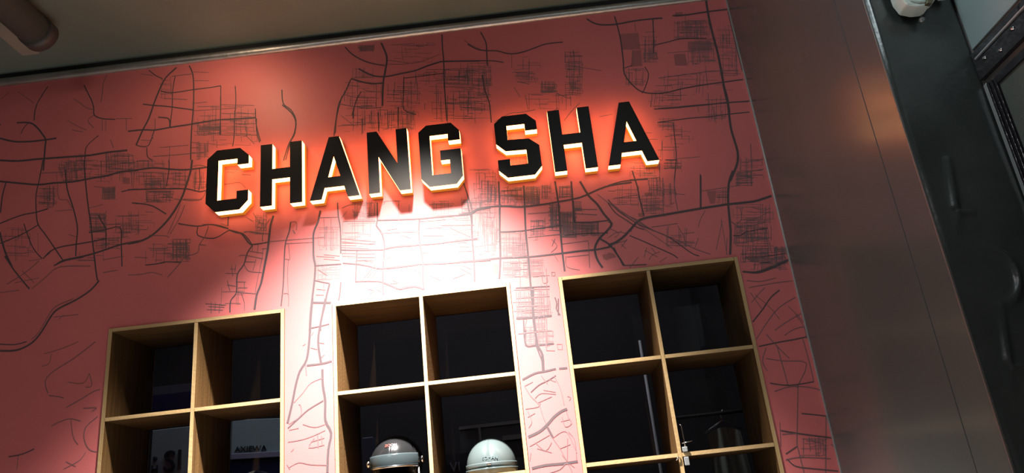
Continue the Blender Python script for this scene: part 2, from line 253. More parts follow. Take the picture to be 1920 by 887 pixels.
ROADS = """10 -2167 3707 -2086 3677 -2001 3666 -1924 3665 -1860 3667
9 -2087 3789 -2014 3779 -1971 3744 -1941 3704 -1917 3666 -1915 3616 -1909 3486
6 -1942 3993 -1968 3941 -1989 3892 -1996 3842 -1993 3790
3 -2105 3982 -2054 3938 -2009 3899
5 -2056 3720 -2044 3754 -2024 3777
6 -1742 3973 -1717 3921 -1689 3866 -1675 3820 -1668 3779 -1624 3752 -1552 3738
4 -1793 3895 -1758 3868 -1715 3829 -1674 3813
4 -1621 4020 -1636 3970 -1637 3903 -1639 3852
4 -1668 3779 -1701 3751 -1664 3703
3 -1624 3752 -1617 3676
3 -1603 3738 -1598 3673
3 -1494 3734 -1488 3665
3 -1546 3741 -1461 3730
3 -1812 3766 -1750 3722 -1702 3694
3 -1780 3704 -1721 3686
5 -1634 3653 -1670 3622 -1695 3587 -1695 3518 -1692 3457
4 -1568 3619 -1547 3568
11 -2149 3576 -2051 3559 -1956 3557 -1860 3552 -1764 3547 -1669 3542 -1574 3547 -1473 3545
3 -1656 3478 -1568 3477 -1474 3475
3 -1587 3545 -1575 3442
9 -1479 3657 -1398 3655 -1334 3645 -1257 3650 -1137 3654 -1051 3660 -991 3659 -910 3654 -804 3647
9 -1240 4013 -1295 3957 -1322 3895 -1348 3813 -1372 3718 -1398 3658 -1429 3569
5 -1392 4018 -1355 3981 -1312 3952
7 -1171 4015 -1148 3956 -1139 3862 -1136 3746 -1139 3656 -1139 3538 -1136 3446
6 -1318 3879 -1276 3861 -1221 3858 -1140 3862 -1058 3862 -994 3865
4 -1264 3961 -1206 3961 -1144 3960
5 -1244 3958 -1253 3870 -1250 3770 -1253 3702 -1254 3650
7 -1409 3810 -1353 3795 -1285 3780 -1216 3761 -1138 3739
7 -1322 3719 -1274 3708 -1259 3688 -1256 3650
4 -1338 3713 -1334 3645
5 -1337 3646 -1348 3603 -1365 3557 -1405 3559 -1432 3573
4 -1301 3830 -1171 3805
5 -994 3865 -990 3749 -989 3659 -984 3569
5 -916 3854 -910 3761 -914 3656 -914 3553 -920 3495
4 -1104 3652 -1101 3585 -985 3584
2 -1077 3641 -990 3633
2 -1075 3611 -989 3603
2 -1103 3629 -989 3616
3 -987 3749 -812 3721
3 -985 3696 -804 3671
3 -910 3626 -803 3611
3 -981 3569 -789 3543
6 -665 3796 -658 3712 -618 3669 -591 3605 -598 3525 -618 3484 -644 3382
5 -805 3701 -800 3611 -775 3505
2 -905 3692 -838 3676
2 -1435 4000 -1365 3979
2 -1142 3917 -1060 3905
2 -1145 3972 -1062 3956
4 -1349 3618 -1341 3594
3 -1407 3596 -1347 3584
3 -1251 3539 -1247 3460
3 -1304 3538 -1152 3533
4 -1334 3491 -1162 3483 -1044 3482
5 -1371 3547 -1364 3495 -1339 3472
4 -1050 3545 -1051 3483
3 -1099 3548 -1095 3440
3 -1003 3535 -1002 3498
3 -1139 3546 -1099 3540
3 -1138 3516 -1098 3511
3 -1143 3488 -1070 3478
3 -855 3552 -808 3495
10 -2132 3453 -2035 3431 -1925 3408 -1844 3407 -1749 3401 -1656 3408 -1563 3413 -1501 3425 -1405 3423
6 -1918 3548 -1921 3479 -1926 3412 -1931 3352 -1922 3278 -1903 3190 -1862 3133 -1805 3053 -1754 2980
7 -2099 3441 -2108 3368 -2105 3274
7 -2100 3215 -2029 3238 -1981 3249 -1920 3254 -1859 3266
9 -2094 3168 -2073 3108 -2047 3047 -2007 2975
6 -2085 3106 -2026 3125 -1968 3146 -1899 3183
5 -1975 3199 -1949 3137 -1908 3056 -1859 2999
7 -1792 3476 -1771 3365 -1736 3274 -1710 3198 -1694 3132 -1693 3055 -1689 2991
7 -1698 3519 -1682 3414 -1663 3311 -1645 3223 -1630 3162 -1611 3057 -1595 2980 -1584 2924
7 -1853 2998 -1821 3032 -1774 3049 -1690 3054 -1617 3058 -1545 3065
9 -1782 2959 -1748 2976 -1647 2986 -1593 2995 -1540 3007 -1469 3024 -1378 3032
6 -1634 3108 -1549 3114 -1477 3117 -1464 3026 -1451 2908
6 -1593 3197 -1571 3155 -1549 3114 -1541 3017
4 -1781 3461 -1927 3473
3 -1793 3463 -1743 3460 -1693 3467
3 -1577 3503 -1572 3414
3 -1581 3476 -1409 3471
6 -1486 3312 -1431 3318 -1398 3315
6 -1419 3242 -1392 3234
3 -1903 3379 -1865 3377
3 -1930 3345 -1854 3329
3 -1914 3310 -1857 3299
3 -1824 3399 -1809 3316 -1764 3304
3 -1864 3394 -1855 3309
3 -1820 3248 -1733 3244
3 -1764 3304 -1734 3254
4 -1552 3140 -1478 3137
3 -1647 3243 -1574 3253
3 -1738 3111 -1694 3093
3 -1748 3512 -1724 3399
3 -1925 2995 -1859 2999 -1820 3026
3 -1633 3361 -1588 3348
3 -1446 2961 -1548 2955
9 -1461 3424 -1392 3426 -1323 3425 -1254 3410 -1185 3396 -1130 3392 -1048 3393
11 -1129 3445 -1133 3385 -1150 3314 -1176 3229 -1225 3142 -1282 3078 -1332 3043 -1384 3028 -1431 3025
7 -1453 3319 -1384 3313 -1282 3302 -1213 3294 -1145 3284 -1083 3261 -1050 3264
6 -1427 3243 -1379 3233 -1317 3211 -1246 3159
3 -1358 3475 -1358 3422
5 -1250 3461 -1246 3407 -1255 3312
5 -1089 3395 -1082 3320 -1087 3269
3 -1106 3404 -1102 3307
4 -1050 3264 -1081 3214 -1210 3237
3 -1163 3231 -1068 3216
3 -1212 3388 -1208 3321
3 -1210 3366 -1135 3352
3 -1223 3345 -1134 3330
3 -1222 3323 -1140 3308
3 -1192 3400 -1187 3311
6 -1183 3101 -1089 3075 -1022 3076 -969 3057 -929 3041
5 -1082 3075 -1080 3025 -1000 3000 -941 3026 -925 3034
6 -932 3056 -930 3105 -914 3117
6 -925 3034 -888 3015 -858 3008 -828 2973 -811 2944
3 -969 3075 -932 3056
5 -811 2944 -737 2945
4 -849 3011 -822 3014 -738 2990
4 -1029 3068 -1046 3014 -1071 2976 -1079 2935 -1141 2919 -1159 2894
4 -1071 2976 -1038 2968
5 -1159 2894 -1232 2906 -1277 2901 -1336 2902
4 -1159 2894 -1190 2860 -1221 2825
3 -1327 3056 -1240 3042 -1226 3029
3 -1185 3017 -1179 2900
2 -1205 3020 -1119 3009
2 -1204 2992 -1131 2983
2 -1196 2963 -1130 2959
2 -1169 3015 -1163 2904
2 -1151 2985 -1147 2916
2 -1194 2936 -1141 2933
2 -1322 2986 -1229 2973
2 -1392 2949 -1325 2938
3 -1418 2861 -1353 2856 -1301 2860 -1247 2840
2 -1175 3207 -1198 3139 -1233 3051
2 -1154 3198 -1178 3129 -1220 3050
3 -956 3285 -888 3287 -868 3277 -847 3249
3 -952 3369 -890 3361
2 -944 3353 -910 3345
2 -869 3329 -821 3319
3 -1266 3270 -1217 3242
3 -1267 3285 -1268 3241
2 -1279 3257 -1218 3249
2 -1360 3253 -1291 3237
2 -1308 3290 -1298 3230
9 -2010 2555 -1927 2549 -1859 2576 -1818 2625 -1779 2698 -1746 2731 -1666 2764 -1598 2805 -1559 2850
5 -2015 2588 -1942 2577 -1884 2585
4 -1862 2594 -1830 2626 -1791 2706 -1760 2744 -1678 2772
7 -1596 2981 -1580 2903 -1568 2851
7 -2051 3036 -1991 2952 -1904 2848
7 -1795 2954 -1736 2975 -1651 2981
4 -1892 2846 -1826 2901 -1763 2944 -1609 2929
4 -2019 2886 -1939 2933 -1872 2989
2 -1953 2948 -1884 2877
2 -2050 2847 -1953 2847
2 -1982 2888 -1862 2899
4 -1545 2888 -1473 2892
4 -1754 2328 -1773 2387 -1737 2428 -1649 2476 -1550 2546
3 -1793 2516 -1713 2530 -1633 2556
4 -1660 2251 -1595 2282 -1540 2310 -1506 2317
4 -1747 2316 -1700 2305 -1676 2297
3 -1661 2368 -1590 2355 -1565 2398
3 -1565 2398 -1548 2339 -1577 2336
4 -1579 2239 -1516 2235 -1537 2221
4 -1720 2175 -1677 2192 -1632 2198 -1585 2182
4 -1507 2195 -1559 2152 -1560 2098 -1533 2052 -1498 2038
3 -1631 2192 -1612 2114 -1586 2079
5 -1904 2060 -1842 2064 -1788 2082
3 -1859 2060 -1857 2002
3 -1643 1979 -1600 1996 -1568 2013 -1549 2043
2 -1635 2010 -1588 1984
2 -1766 2691 -1646 2689
2 -1719 2697 -1740 2676
2 -1798 2458 -1764 2466 -1758 2512
4 -1128 3407 -1089 3410 -1054 3397
5 -1139 3652 -1060 3659 -981 3661 -822 3645
5 -993 3803 -989 3685 -990 3570
5 -798 3641 -797 3571 -780 3499
7 -663 3704 -616 3652 -592 3596 -600 3527 -631 3462 -655 3379
6 -346 3714 -367 3645 -385 3559 -394 3486
5 -263 3703 -284 3643 -298 3592
3 -133 3685 -136 3623
3 -356 3600 -288 3529
2 -1143 3733 -903 3718
2 -1145 3778 -1064 3776
3 -160 3600 -162 3468
3 -59 3586 -60 3481
4 203 3639 191 3482
2 -248 3567 -251 3472
2 -373 3540 -233 3530
2 -1083 3664 -816 3643
11 -705 3083 -719 3031 -726 2964 -732 2905 -746 2825 -762 2739 -782 2684 -791 2614
4 -720 3070 -748 3027 -758 2983 -758 2953
6 -1059 3078 -1016 3075 -972 3063 -928 3042
7 -928 3035 -870 3012 -848 2987 -826 2954 -807 2940
5 -808 2944 -768 2943 -726 2949
4 -852 3014 -827 3014 -798 3003 -726 2990
6 -807 2940 -832 2902 -848 2845 -879 2797 -880 2710 -907 2671 -909 2614
4 -877 2708 -835 2701 -786 2691
3 -856 2700 -841 2656 -840 2617
3 -825 2912 -753 2892
3 -761 2916 -732 2914
3 -874 2892 -846 2893 -753 2863
3 -841 2859 -795 2852
3 -845 2844 -823 2809 -759 2794
3 -788 2867 -802 2810
2 -760 2856 -783 2742 -789 2692
2 -807 2936 -807 2906
2 -779 2940 -782 2896
2 -754 2915 -760 2856
3 -936 2811 -879 2804
3 -927 2752 -884 2740
2 -915 2831 -887 2827
2 -909 2852 -900 2792
2 -887 2849 -890 2813
2 -927 2774 -912 2721
2 -878 2761 -836 2756
2 -874 2731 -828 2726
2 -843 2756 -842 2720
3 -1029 2671 -931 2652
3 -1001 2675 -999 2618
2 -980 2672 -982 2630
2 -959 2663 -961 2617
2 -1021 2641 -944 2629
2 -1014 2655 -937 2642
3 -807 3112 -784 3070 -748 3035
2 -843 3093 -806 3065
2 -791 3040 -755 3021
2 -792 3063 -741 3042
2 -770 3084 -784 3024
2 -748 3073 -769 3015
6 -619 3038 -626 2989 -644 2931 -650 2843 -654 2726 -664 2617
2 -619 3038 -590 3034 -590 2993
2 -629 2922 -622 2847
3 -629 2848 -633 2767 -629 2666
2 -650 2850 -622 2843
4 -653 2676 -629 2670 -629 2613
4 -608 2995 -597 2974
2 -726 2949 -505 2940 -455 2940
2 -647 2928 -512 2919
10 -471 3081 -482 3025 -505 2967 -507 2899 -506 2840 -499 2795 -504 2723 -515 2638 -523 2569 -529 2481
7 -384 3113 -382 3043 -373 2973 -374 2846
7 -187 3088 -190 2996 -195 2966 -172 2925 -161 2864 -168 2784 -175 2698 -177 2616
6 -190 2994 -98 2984 -1 2976
6 -499 2797 -373 2791
6 -366 2794 -304 2782 -242 2764 -173 2742 -14 2742
6 -372 2862 -274 2849 -169 2839 -133 2846 -9 2840
6 -295 2847 -307 2692
6 -306 2694 -231 2687 -176 2675 -102 2633 -67 2635 -21 2636
5 -500 2723 -466 2711 -431 2700
9 -431 2698 -446 2644 -454 2603 -475 2521 -479 2476
6 -377 2701 -384 2637 -390 2613
9 -519 2616 -426 2605
4 -471 3043 -382 3035
4 -251 2707 -207 2745 -164 2784 -135 2802
3 -279 2696 -236 2734
2 -370 2920 -202 2884
2 -367 2905 -217 2871
2 -371 2875 -238 2852
2 -457 2827 -380 2810
2 -457 2849 -380 2832
2 -369 2845 -218 2823
2 -303 2815 -219 2805
2 -296 2800 -220 2783
2 -366 2830 -310 2823
2 -454 3036 -449 2892
2 -418 3032 -421 2867
2 -303 3056 -301 2859
2 -260 3051 -263 2944
2 -338 3060 -368 3026
2 -143 2937 -94 2938
2 -142 2665 -107 2661
4 -246 2649 -219 2639 -240 2627
2 -218 2660 -233 2619
2 -205 2644 -185 2628
2 -494 2679 -452 2670
2 -498 2651 -460 2646
2 -459 2703 -460 2660
9 16 2972 9 2901 13 2820 20 2752 15 2668 15 2618
7 255 3047 260 2995 268 2944 264 2869 263 2789 262 2710 258 2627
7 -154 2990 -69 2983 19 2976 102 2974 190 2971 267 2969 304 2987 367 2990
7 -158 2841 -82 2847 5 2842 93 2838 180 2839 288 2837
7 -168 2744 -87 2744 0 2744 114 2734 229 2729 342 2722
9 -177 2676 -138 2654 -99 2633 -64 2639 -18 2635 15 2618
4 -178 2924 -78 2918 10 2910
2 19 2962 142 2955
2 116 2928 279 2911
2 40 2922 127 2917
2 26 2886 124 2875
2 20 2801 72 2795
2 195 2810 247 2803
2 193 2785 257 2779
2 191 2829 237 2826
2 157 2914 257 2851
2 -83 3064 -86 2938
2 -29 3058 -32 3013
2 -79 2905 -33 2881
2 31 2690 57 2651
2 48 2682 97 2652
2 154 2652 213 2668
2 200 2718 249 2688
2 193 2701 247 2664
2 -25 2721 8 2693
2 -131 2680 -103 2664
3 -363 3080 -315 3094 -243 3078
3 -309 3067 -304 3047 -268 3049
2 -291 3084 -293 3027
2 -242 3104 -246 3014
2 -219 3094 -222 3018
3 -159 3087 -135 3090 -70 3082
2 -160 3074 -147 3085
2 -111 3087 -109 3068
2 -82 3084 -80 3058
2 -477 3044 -400 3037
2 -413 2991 -415 2866
2 -442 2995 -444 2926
2 -359 3010 -199 2990
2 -367 2898 -204 2874
2 -368 2885 -297 2876
2 -294 2814 -206 2804
2 -294 2802 -219 2790
2 -287 2832 -206 2822
2 -487 2777 -441 2741
2 -492 2845 -404 2828
2 -262 2714 -208 2767
2 -234 2698 -197 2742
10 -128 4012 -107 3945 -102 3898 -115 3829 -129 3754 -138 3627
7 -323 4012 -283 3958 -223 3911 -170 3885 -114 3868
9 -255 3868 -213 3835 -167 3809 -107 3799 -33 3806 41 3813 110 3833 171 3847 205 3848 388 3825
9 -297 3812 -241 3785 -188 3766 -132 3762
7 200 4017 197 3926 198 3848 191 3710 190 3597 189 3494
6 -298 3808 -330 3736 -364 3672 -379 3592 -388 3500
5 -17 3785 -27 3664 -27 3589 33 3551
5 -14 3776 73 3776 193 3777
4 -365 3669 -286 3643 -214 3622 -138 3619
4 -337 3722 -271 3694 -172 3680
4 -309 3771 -249 3759
5 -247 3724 -271 3682 -286 3632 -294 3573
3 -236 3738 -197 3721 -137 3709
3 -304 3702 -306 3642
3 -215 3690 -220 3615
3 -165 3759 -171 3616
6 -162 3593 -163 3482
6 -56 3608 -62 3498
3 -97 3873 -23 3863 78 3864 181 3897
3 -96 3897 11 3866
3 -112 3691 -46 3682
3 -68 3761 -71 3700
3 -13 3677 66 3670
3 18 3757 13 3613
3 46 3783 49 3714
3 82 3612 80 3575
3 149 3716 138 3508
3 201 3800 340 3785
3 315 3800 314 3708
3 204 3754 270 3745
3 -282 3542 -249 3545
3 -245 3567 -245 3481
3 -78 3989 51 3983
3 315 3965 352 3928 395 3898
3 -117 3572 -58 3567
3 193 3596 323 3586
7 407 4004 429 3936 428 3873 424 3791
7 333 3937 379 3899 432 3882 480 3875 548 3846 613 3847 685 3865 746 3880 833 3879
6 276 3840 384 3827 464 3814 511 3798
6 392 3740 399 3640 414 3566 414 3454
3 558 3838 550 3761
3 272 3781 352 3770
3 269 3744 322 3737
3 323 3818 313 3689
4 568 3728 631 3722
4 566 3709 634 3700
4 568 3675 629 3651
4 763 3578 817 3541 833 3544
4 837 3821 828 3753
4 880 3821 873 3728 840 3556
3 833 3790 917 3781
3 839 3758 918 3747
3 835 3727 903 3718
3 846 3814 910 3805
4 833 3709 880 3703
4 828 3630 887 3634
4 835 3605 881 3592
3 601 3588 607 3503
3 882 3721 1010 3678
3 549 3644 574 3580
4 430 3456 512 3493 564 3491 644 3498
4 367 3633 418 3613
3 259 3623 354 3610
3 265 3562 359 3543
3 391 3672 439 3671
4 872 3506 822 3462 780 3415
3 961 3414 1024 3420
4 758 3492 719 3470
9 976 4005 1012 3972 1056 3955 1129 3949 1218 3956 1318 3956 1371 3952
9 1426 3960 1505 3954 1606 3958 1740 3958
7 1124 4000 1131 3919 1133 3840 1128 3724 1122 3641 1156 3568 1195 3526 1256 3509 1320 3507 1393 3517 1491 3524 1607 3527 1710 3529
12 1617 4033 1611 3929 1611 3810 1614 3694 1610 3573 1606 3492 1606 3396 1604 3355
6 1297 3793 1372 3802 1446 3812 1575 3796
6 1321 3955 1305 3839 1290 3747
5 1231 3671 1243 3624 1219 3560 1193 3519
6 1737 3943 1737 3816 1739 3699 1733 3578
4 1290 3595 1440 3597 1569 3597 1696 3584
3 1726 3794 1684 3555
3 1200 3807 1298 3797
3 1185 3793 1175 3687
5 1128 3678 1168 3688
6 1258 3422 1343 3417 1438 3415 1533 3410 1716 3403
3 1360 3737 1529 3729
3 1223 3945 1220 3890
3 1314 3547 1404 3545
3 1390 3536 1377 3449
3 1317 3487 1386 3478
3 1313 3465 1382 3456
3 1538 3636 1525 3503
3 1495 3970 1471 3823
3 1538 3916 1524 3807
3 1431 3915 1563 3904
3 1439 3882 1595 3868
3 1446 3850 1589 3833
3 1309 3518 1317 3546
7 1238 3421 1330 3414 1417 3412 1504 3410 1602 3409 1710 3401
6 1242 3343 1318 3345 1405 3346 1491 3342 1589 3343 1702 3341
12 1606 3509 1609 3427 1601 3347 1594 3262 1597 3195 1600 3135 1590 3083 1568 3039 1532 2982
4 1265 3261 1347 3262
6 1244 3135 1301 3127
4 1212 3139 1228 3137
5 1318 3330 1305 3180 1295 3122 1268 3016
4 1230 3089 1315 3087
4 1566 3016 1629 3020 1704 3025
4 1671 3168 1647 3029
3 1529 3394 1527 3302
3 1455 3410 1454 3373
3 1174 3294 1205 3290
3 1184 3256 1226 3251
3 1216 3192 1300 3181
3 1055 3053 1144 3048 1202 3046
3 1215 3121 1198 3025
5 1399 3038 1391 3000
3 1571 2993 1648 2983
3 1667 3073 1711 3079
3 1245 3236 1237 3189
3 1413 3130 1292 3134
12 903 2730 938 2738 982 2763 1028 2803 1062 2833 1104 2845 1180 2849 1267 2854 1367 2860 1442 2863 1500 2865 1615 2864 1657 2870 1711 2882
7 947 3034 1008 3046 1067 3048 1143 3044
11 1558 3036 1531 2988 1515 2939 1500 2865 1491 2792 1484 2731 1472 2672 1458 2614
9 1399 3031 1367 2860
7 1075 3099 1086 3019 1088 2943 1094 2854
5 937 2962 974 2900 1024 2850 1065 2814 1127 2776 1189 2737 1238 2689 1286 2641 1316 2625
5 934 2943 961 2889 1006 2846 1051 2803 1083 2787
4 956 2934 1005 2877 1057 2840 1102 2797 1163 2753 1231 2714 1301 2663 1368 2628
5 1011 2765 1073 2727 1140 2683 1196 2646 1215 2626
4 1119 2795 1188 2796 1246 2798
3 1244 2786 1266 2722
3 1259 2744 1316 2743
3 1387 2848 1357 2808 1338 2768
3 1328 2714 1301 2663
4 1272 3041 1258 2946 1258 2864
4 1204 2972 1188 2861
3 1091 2942 1183 2937
3 1095 2929 1192 2917
3 1098 2913 1178 2906
3 960 2962 1043 2967 1089 2968
3 1101 2897 1176 2894
3 1098 2878 1167 2876
3 943 3006 978 3001
3 1144 3051 1146 2992 1186 2987
3 1200 2966 1306 2940
3 1389 2949 1471 2951 1565 2955
4 1555 2966 1636 2962
3 1587 3006 1641 2987
4 1510 2746 1578 2744 1654 2753
5 1491 2706 1524 2702 1555 2716 1613 2721 1658 2722
4 1494 2669 1562 2667 1647 2672
3 1573 2720 1571 2660
3 1607 2722 1600 2662
3 1647 2723 1640 2639
3 1499 2693 1576 2683
3 1498 2772 1531 2738
3 1572 2769 1626 2781 1682 2805
3 1598 2840 1656 2814 1692 2822
3 1576 2818 1625 2806
4 1513 2758 1494 2779
3 1525 2653 1513 2571
3 1510 2607 1616 2606
4 1597 2624 1636 2622
4 1588 2604 1633 2604
5 1524 2594 1612 2586 1713 2589
4 1542 2574 1652 2566
5 1583 2557 1633 2557
9 1498 2526 1558 2516 1615 2527 1657 2539 1717 2558
3 1670 2624 1660 2554
3 1650 2656 1648 2597
3 1552 2840 1547 2785 1519 2763
3 1455 2784 1422 2702 1399 2645
3 1461 2698 1441 2616
2 1452 2797 1444 2616
5 929 2715 940 2677 957 2621
4 901 2718 937 2732 996 2743
3 965 2728 984 2702
3 962 2711 997 2749
3 1081 2633 1102 2657 1138 2668
3 1102 2693 1119 2661
3 1080 2696 1061 2650
3 1129 2618 1166 2637
2 908 2766 945 2786 974 2788
2 970 2795 985 2781 1026 2788
4 913 2802 941 2836 919 2845
5 960 2621 1066 2613
9 209 2973 267 2977 316 2994 412 2993 516 2976 632 2976 696 2980 803 2989 892 3018 957 3033 1064 3037
9 419 3125 411 2987 398 2853 388 2722 374 2627
6 244 3148 259 3076 274 2993 265 2859 264 2748 256 2631
9 539 3087 532 2972 523 2849 521 2717 517 2599 515 2453 514 2351 512 2291
9 694 3090 696 2974 690 2862 684 2730 683 2627
9 773 3080 766 2965 760 2864
9 190 2733 293 2728 386 2728 519 2717 664 2716 767 2717 849 2715 922 2722
11 815 3074 846 2995 881 2945 905 2891 934 2837 913 2806 867 2768 839 2722 842 2667 861 2622
9 867 2768 912 2729 944 2665 963 2620
6 399 2859 513 2852 597 2856 702 2855
6 760 2864 848 2855 931 2854
5 706 2804 819 2801 911 2790
4 530 2815 634 2813 696 2811
3 702 2695 805 2693
3 698 2701 696 2647 754 2624
3 813 2758 801 2629
3 690 2762 814 2763
4 459 2829 453 2720
4 498 2852 489 2776
4 604 3055 601 2975
4 720 2914 749 2899
4 764 2931 877 2917
4 771 2908 873 2889
6 422 2574 513 2568 604 2562
9 437 2426 517 2422 597 2421
6 466 2417 464 2301 522 2295 591 2292
7 508 2301 518 2260 528 2219 526 2171
4 572 2426 561 2290
4 505 2362 589 2352
4 460 2357 505 2357
3 447 2571 438 2431
3 467 2563 456 2419
3 563 2562 544 2357
3 599 2653 577 2425
3 425 2505 516 2499
3 426 2463 591 2454
3 529 2619 610 2615
3 443 2629 509 2622
3 446 2661 513 2659
3 434 2695 516 2690
3 477 2711 468 2573
4 574 2614 576 2582 596 2584 597 2611
3 642 2790 663 2754 629 2726
3 658 2793 638 2757
3 639 2724 659 2679
4 622 2629 637 2627 635 2610 620 2611 622 2629
3 592 2896 612 2894 609 2866 588 2869 592 2896
5 430 3071 526 3065
3 312 3069 314 3023
3 543 2936 690 2929
4 273 2982 265 3017
3 889 2996 997 2879 1197 2678
4 925 2956 1035 2852 1126 2774
3 1034 2654 986 2607
3 915 2817 962 2783 938 2764
3 1069 2683 1124 2643
11 526 2563 512 2444 514 2336 518 2287 533 2247 529 2172
9 432 2145 490 2167 538 2171 586 2177
9 600 2176 637 2175
10 433 2429 510 2423 597 2422
6 470 2370 462 2298 514 2292 590 2290
4 560 2360 554 2264
4 435 2355 579 2353
4 437 2564 602 2549
4 439 2483 535 2476
3 443 2522 598 2514
3 456 2551 443 2432
3 486 2558 477 2429
3 504 2546 496 2426
3 555 2560 539 2421
3 572 2538 556 2360
3 534 2422 523 2286
3 596 2494 592 2425
3 466 2371 480 2418
3 604 2287 628 2284 625 2260 606 2263 604 2287
3 554 2264 591 2259
6 622 2506 627 2476 622 2451 635 2420
5 637 2499 627 2421
5 463 2086 503 2114 542 2128 582 2147
4 438 2116 477 2131
4 438 2116 461 2068 493 2027 505 1972 532 1888
4 478 2057 508 2076 572 2065
4 490 2037 553 2057
3 552 2132 579 2119
3 517 2154 541 2114
3 519 2089 573 2074
3 573 2148 594 2090 603 2015
12 430 1895 480 1912 515 1935 551 1967 586 1988 614 1996
10 515 1935 536 1883
4 432 2016 488 2019 499 2036
3 437 1979 471 1993
3 437 1934 453 1959 440 2006
4 609 1987 614 1960 625 1932 596 1921 587 1963
3 580 1945 622 1950
3 621 2050 635 2044 628 2031
3 536 1879 579 1901 605 1889 631 1807
3 532 1884 562 1832 586 1777 614 1748
3 432 1855 466 1869 524 1894
3 457 1870 498 1830 529 1862
3 463 1843 524 1819
3 606 1898 629 1860 626 1773
3 599 1872 586 1777
3 562 1832 609 1845
3 434 1828 426 1794
11 431 1763 491 1770 563 1769 631 1771
4 505 1737 551 1747 585 1769 602 1726
3 567 1805 586 1777
11 -514 2635 -524 2540 -530 2447 -544 2348 -576 2297 -595 2236 -613 2150 -633 2070
10 -453 2627 -468 2553 -488 2452 -487 2387 -476 2317
11 -472 2294 -471 2222 -461 2151 -462 2064 -437 2006 -451 1935 -457 1839
9 -514 2615 -430 2604
6 -525 2493 -478 2497 -422 2505
9 -544 2320 -476 2320 -428 2327
4 -604 2158 -563 2197 -527 2237 -473 2254
6 -631 2048 -582 2086 -537 2120 -470 2152
4 -626 2065 -573 2098 -573 2141 -582 2146
4 -564 2058 -511 2039 -462 2047
4 -631 1988 -573 1991 -520 2002 -463 2021
4 -512 1992 -538 1953 -468 1958
4 -498 2004 -495 1948
3 -481 1998 -477 1955
4 -529 1977 -468 1988
4 -626 1879 -583 1895 -530 1881 -457 1871
3 -635 1892 -622 1870
3 -626 2039 -582 2043
3 -604 1956 -617 1945
4 -549 2321 -545 2275
4 -476 2349 -462 2361
3 -484 2419 -461 2413
3 -525 2400 -493 2388
3 -511 2473 -520 2460
3 -562 2414 -548 2421
6 1497 2174 1581 2182 1658 2187 1720 2193
6 1494 2287 1549 2338 1599 2390 1645 2419
4 1494 2208 1559 2280 1627 2340 1708 2377
4 1511 2447 1574 2451 1642 2455 1715 2455
4 1507 2482 1567 2469 1642 2478
4 1582 2237 1645 2270 1718 2301
4 1620 2210 1669 2233 1714 2239
3 1666 2341 1720 2261
3 1531 2409 1584 2345 1615 2284
3 1512 2423 1549 2338
3 1508 2377 1555 2418 1582 2438
4 1517 2117 1594 2097 1687 2076 1620 1976
4 1541 2225 1577 2165 1618 2106
4 1577 2165 1581 2088 1586 1990
4 1528 2165 1499 2108 1511 2063
5 1510 2009 1591 1990 1699 1994
4 1523 1971 1590 1984 1653 1977 1722 1956
4 1696 2185 1700 2085 1699 1994
4 1627 1980 1584 1812 1566 1743
5 1616 1866 1721 1844
4 1716 1844 1658 1616
6 1512 1805 1606 1779 1719 1752
4 1514 1789 1576 1787
4 1566 1743 1569 1625
4 1505 1684 1553 1689 1624 1681 1693 1669
3 1624 1767 1615 1707
3 1648 1759 1635 1685
3 1633 1761 1634 1745 1678 1731 1675 1701
5 1511 1708 1564 1733
5 1512 1688 1540 1655 1613 1637 1711 1617
4 1708 1727 1747 1718
3 1515 1840 1497 1740
3 1690 2298 1714 2239 1712 2183
3 1615 2535 1707 2542
6 1505 2524 1564 2511 1635 2526 1715 2553"""
BLOCKS = """1133 3887 1232 3880 1226 3780 1135 3789
1183 3778 1229 3775 1220 3680 1161 3681
1391 3725 1449 3721 1449 3648 1386 3657
1442 3978 1482 3976 1477 3948 1438 3950
1412 2946 1458 2943 1439 2879 1416 2879
897 2694 924 2685 933 2666 892 2659
1114 2974 1154 2972 1151 2954 1117 2955
1068 2873 1092 2873 1094 2851 1068 2854
-1581 3341 -1519 3339 -1521 3280 -1570 3279
-1486 3396 -1448 3384 -1446 3350 -1484 3358
-1618 3135 -1557 3134 -1555 3101 -1616 3106
716 3627 757 3615 743 3587 712 3591
838 3629 870 3630 865 3588 833 3587
-1339 3353 -1299 3355 -1276 3322 -1324 3325
869 2686 896 2688 891 2654 871 2663
352 2703 376 2700 371 2644 347 2652
-257 4003 -166 4001 -167 3969 -239 3974
1475 3791 1592 3782 1593 3720 1472 3737"""
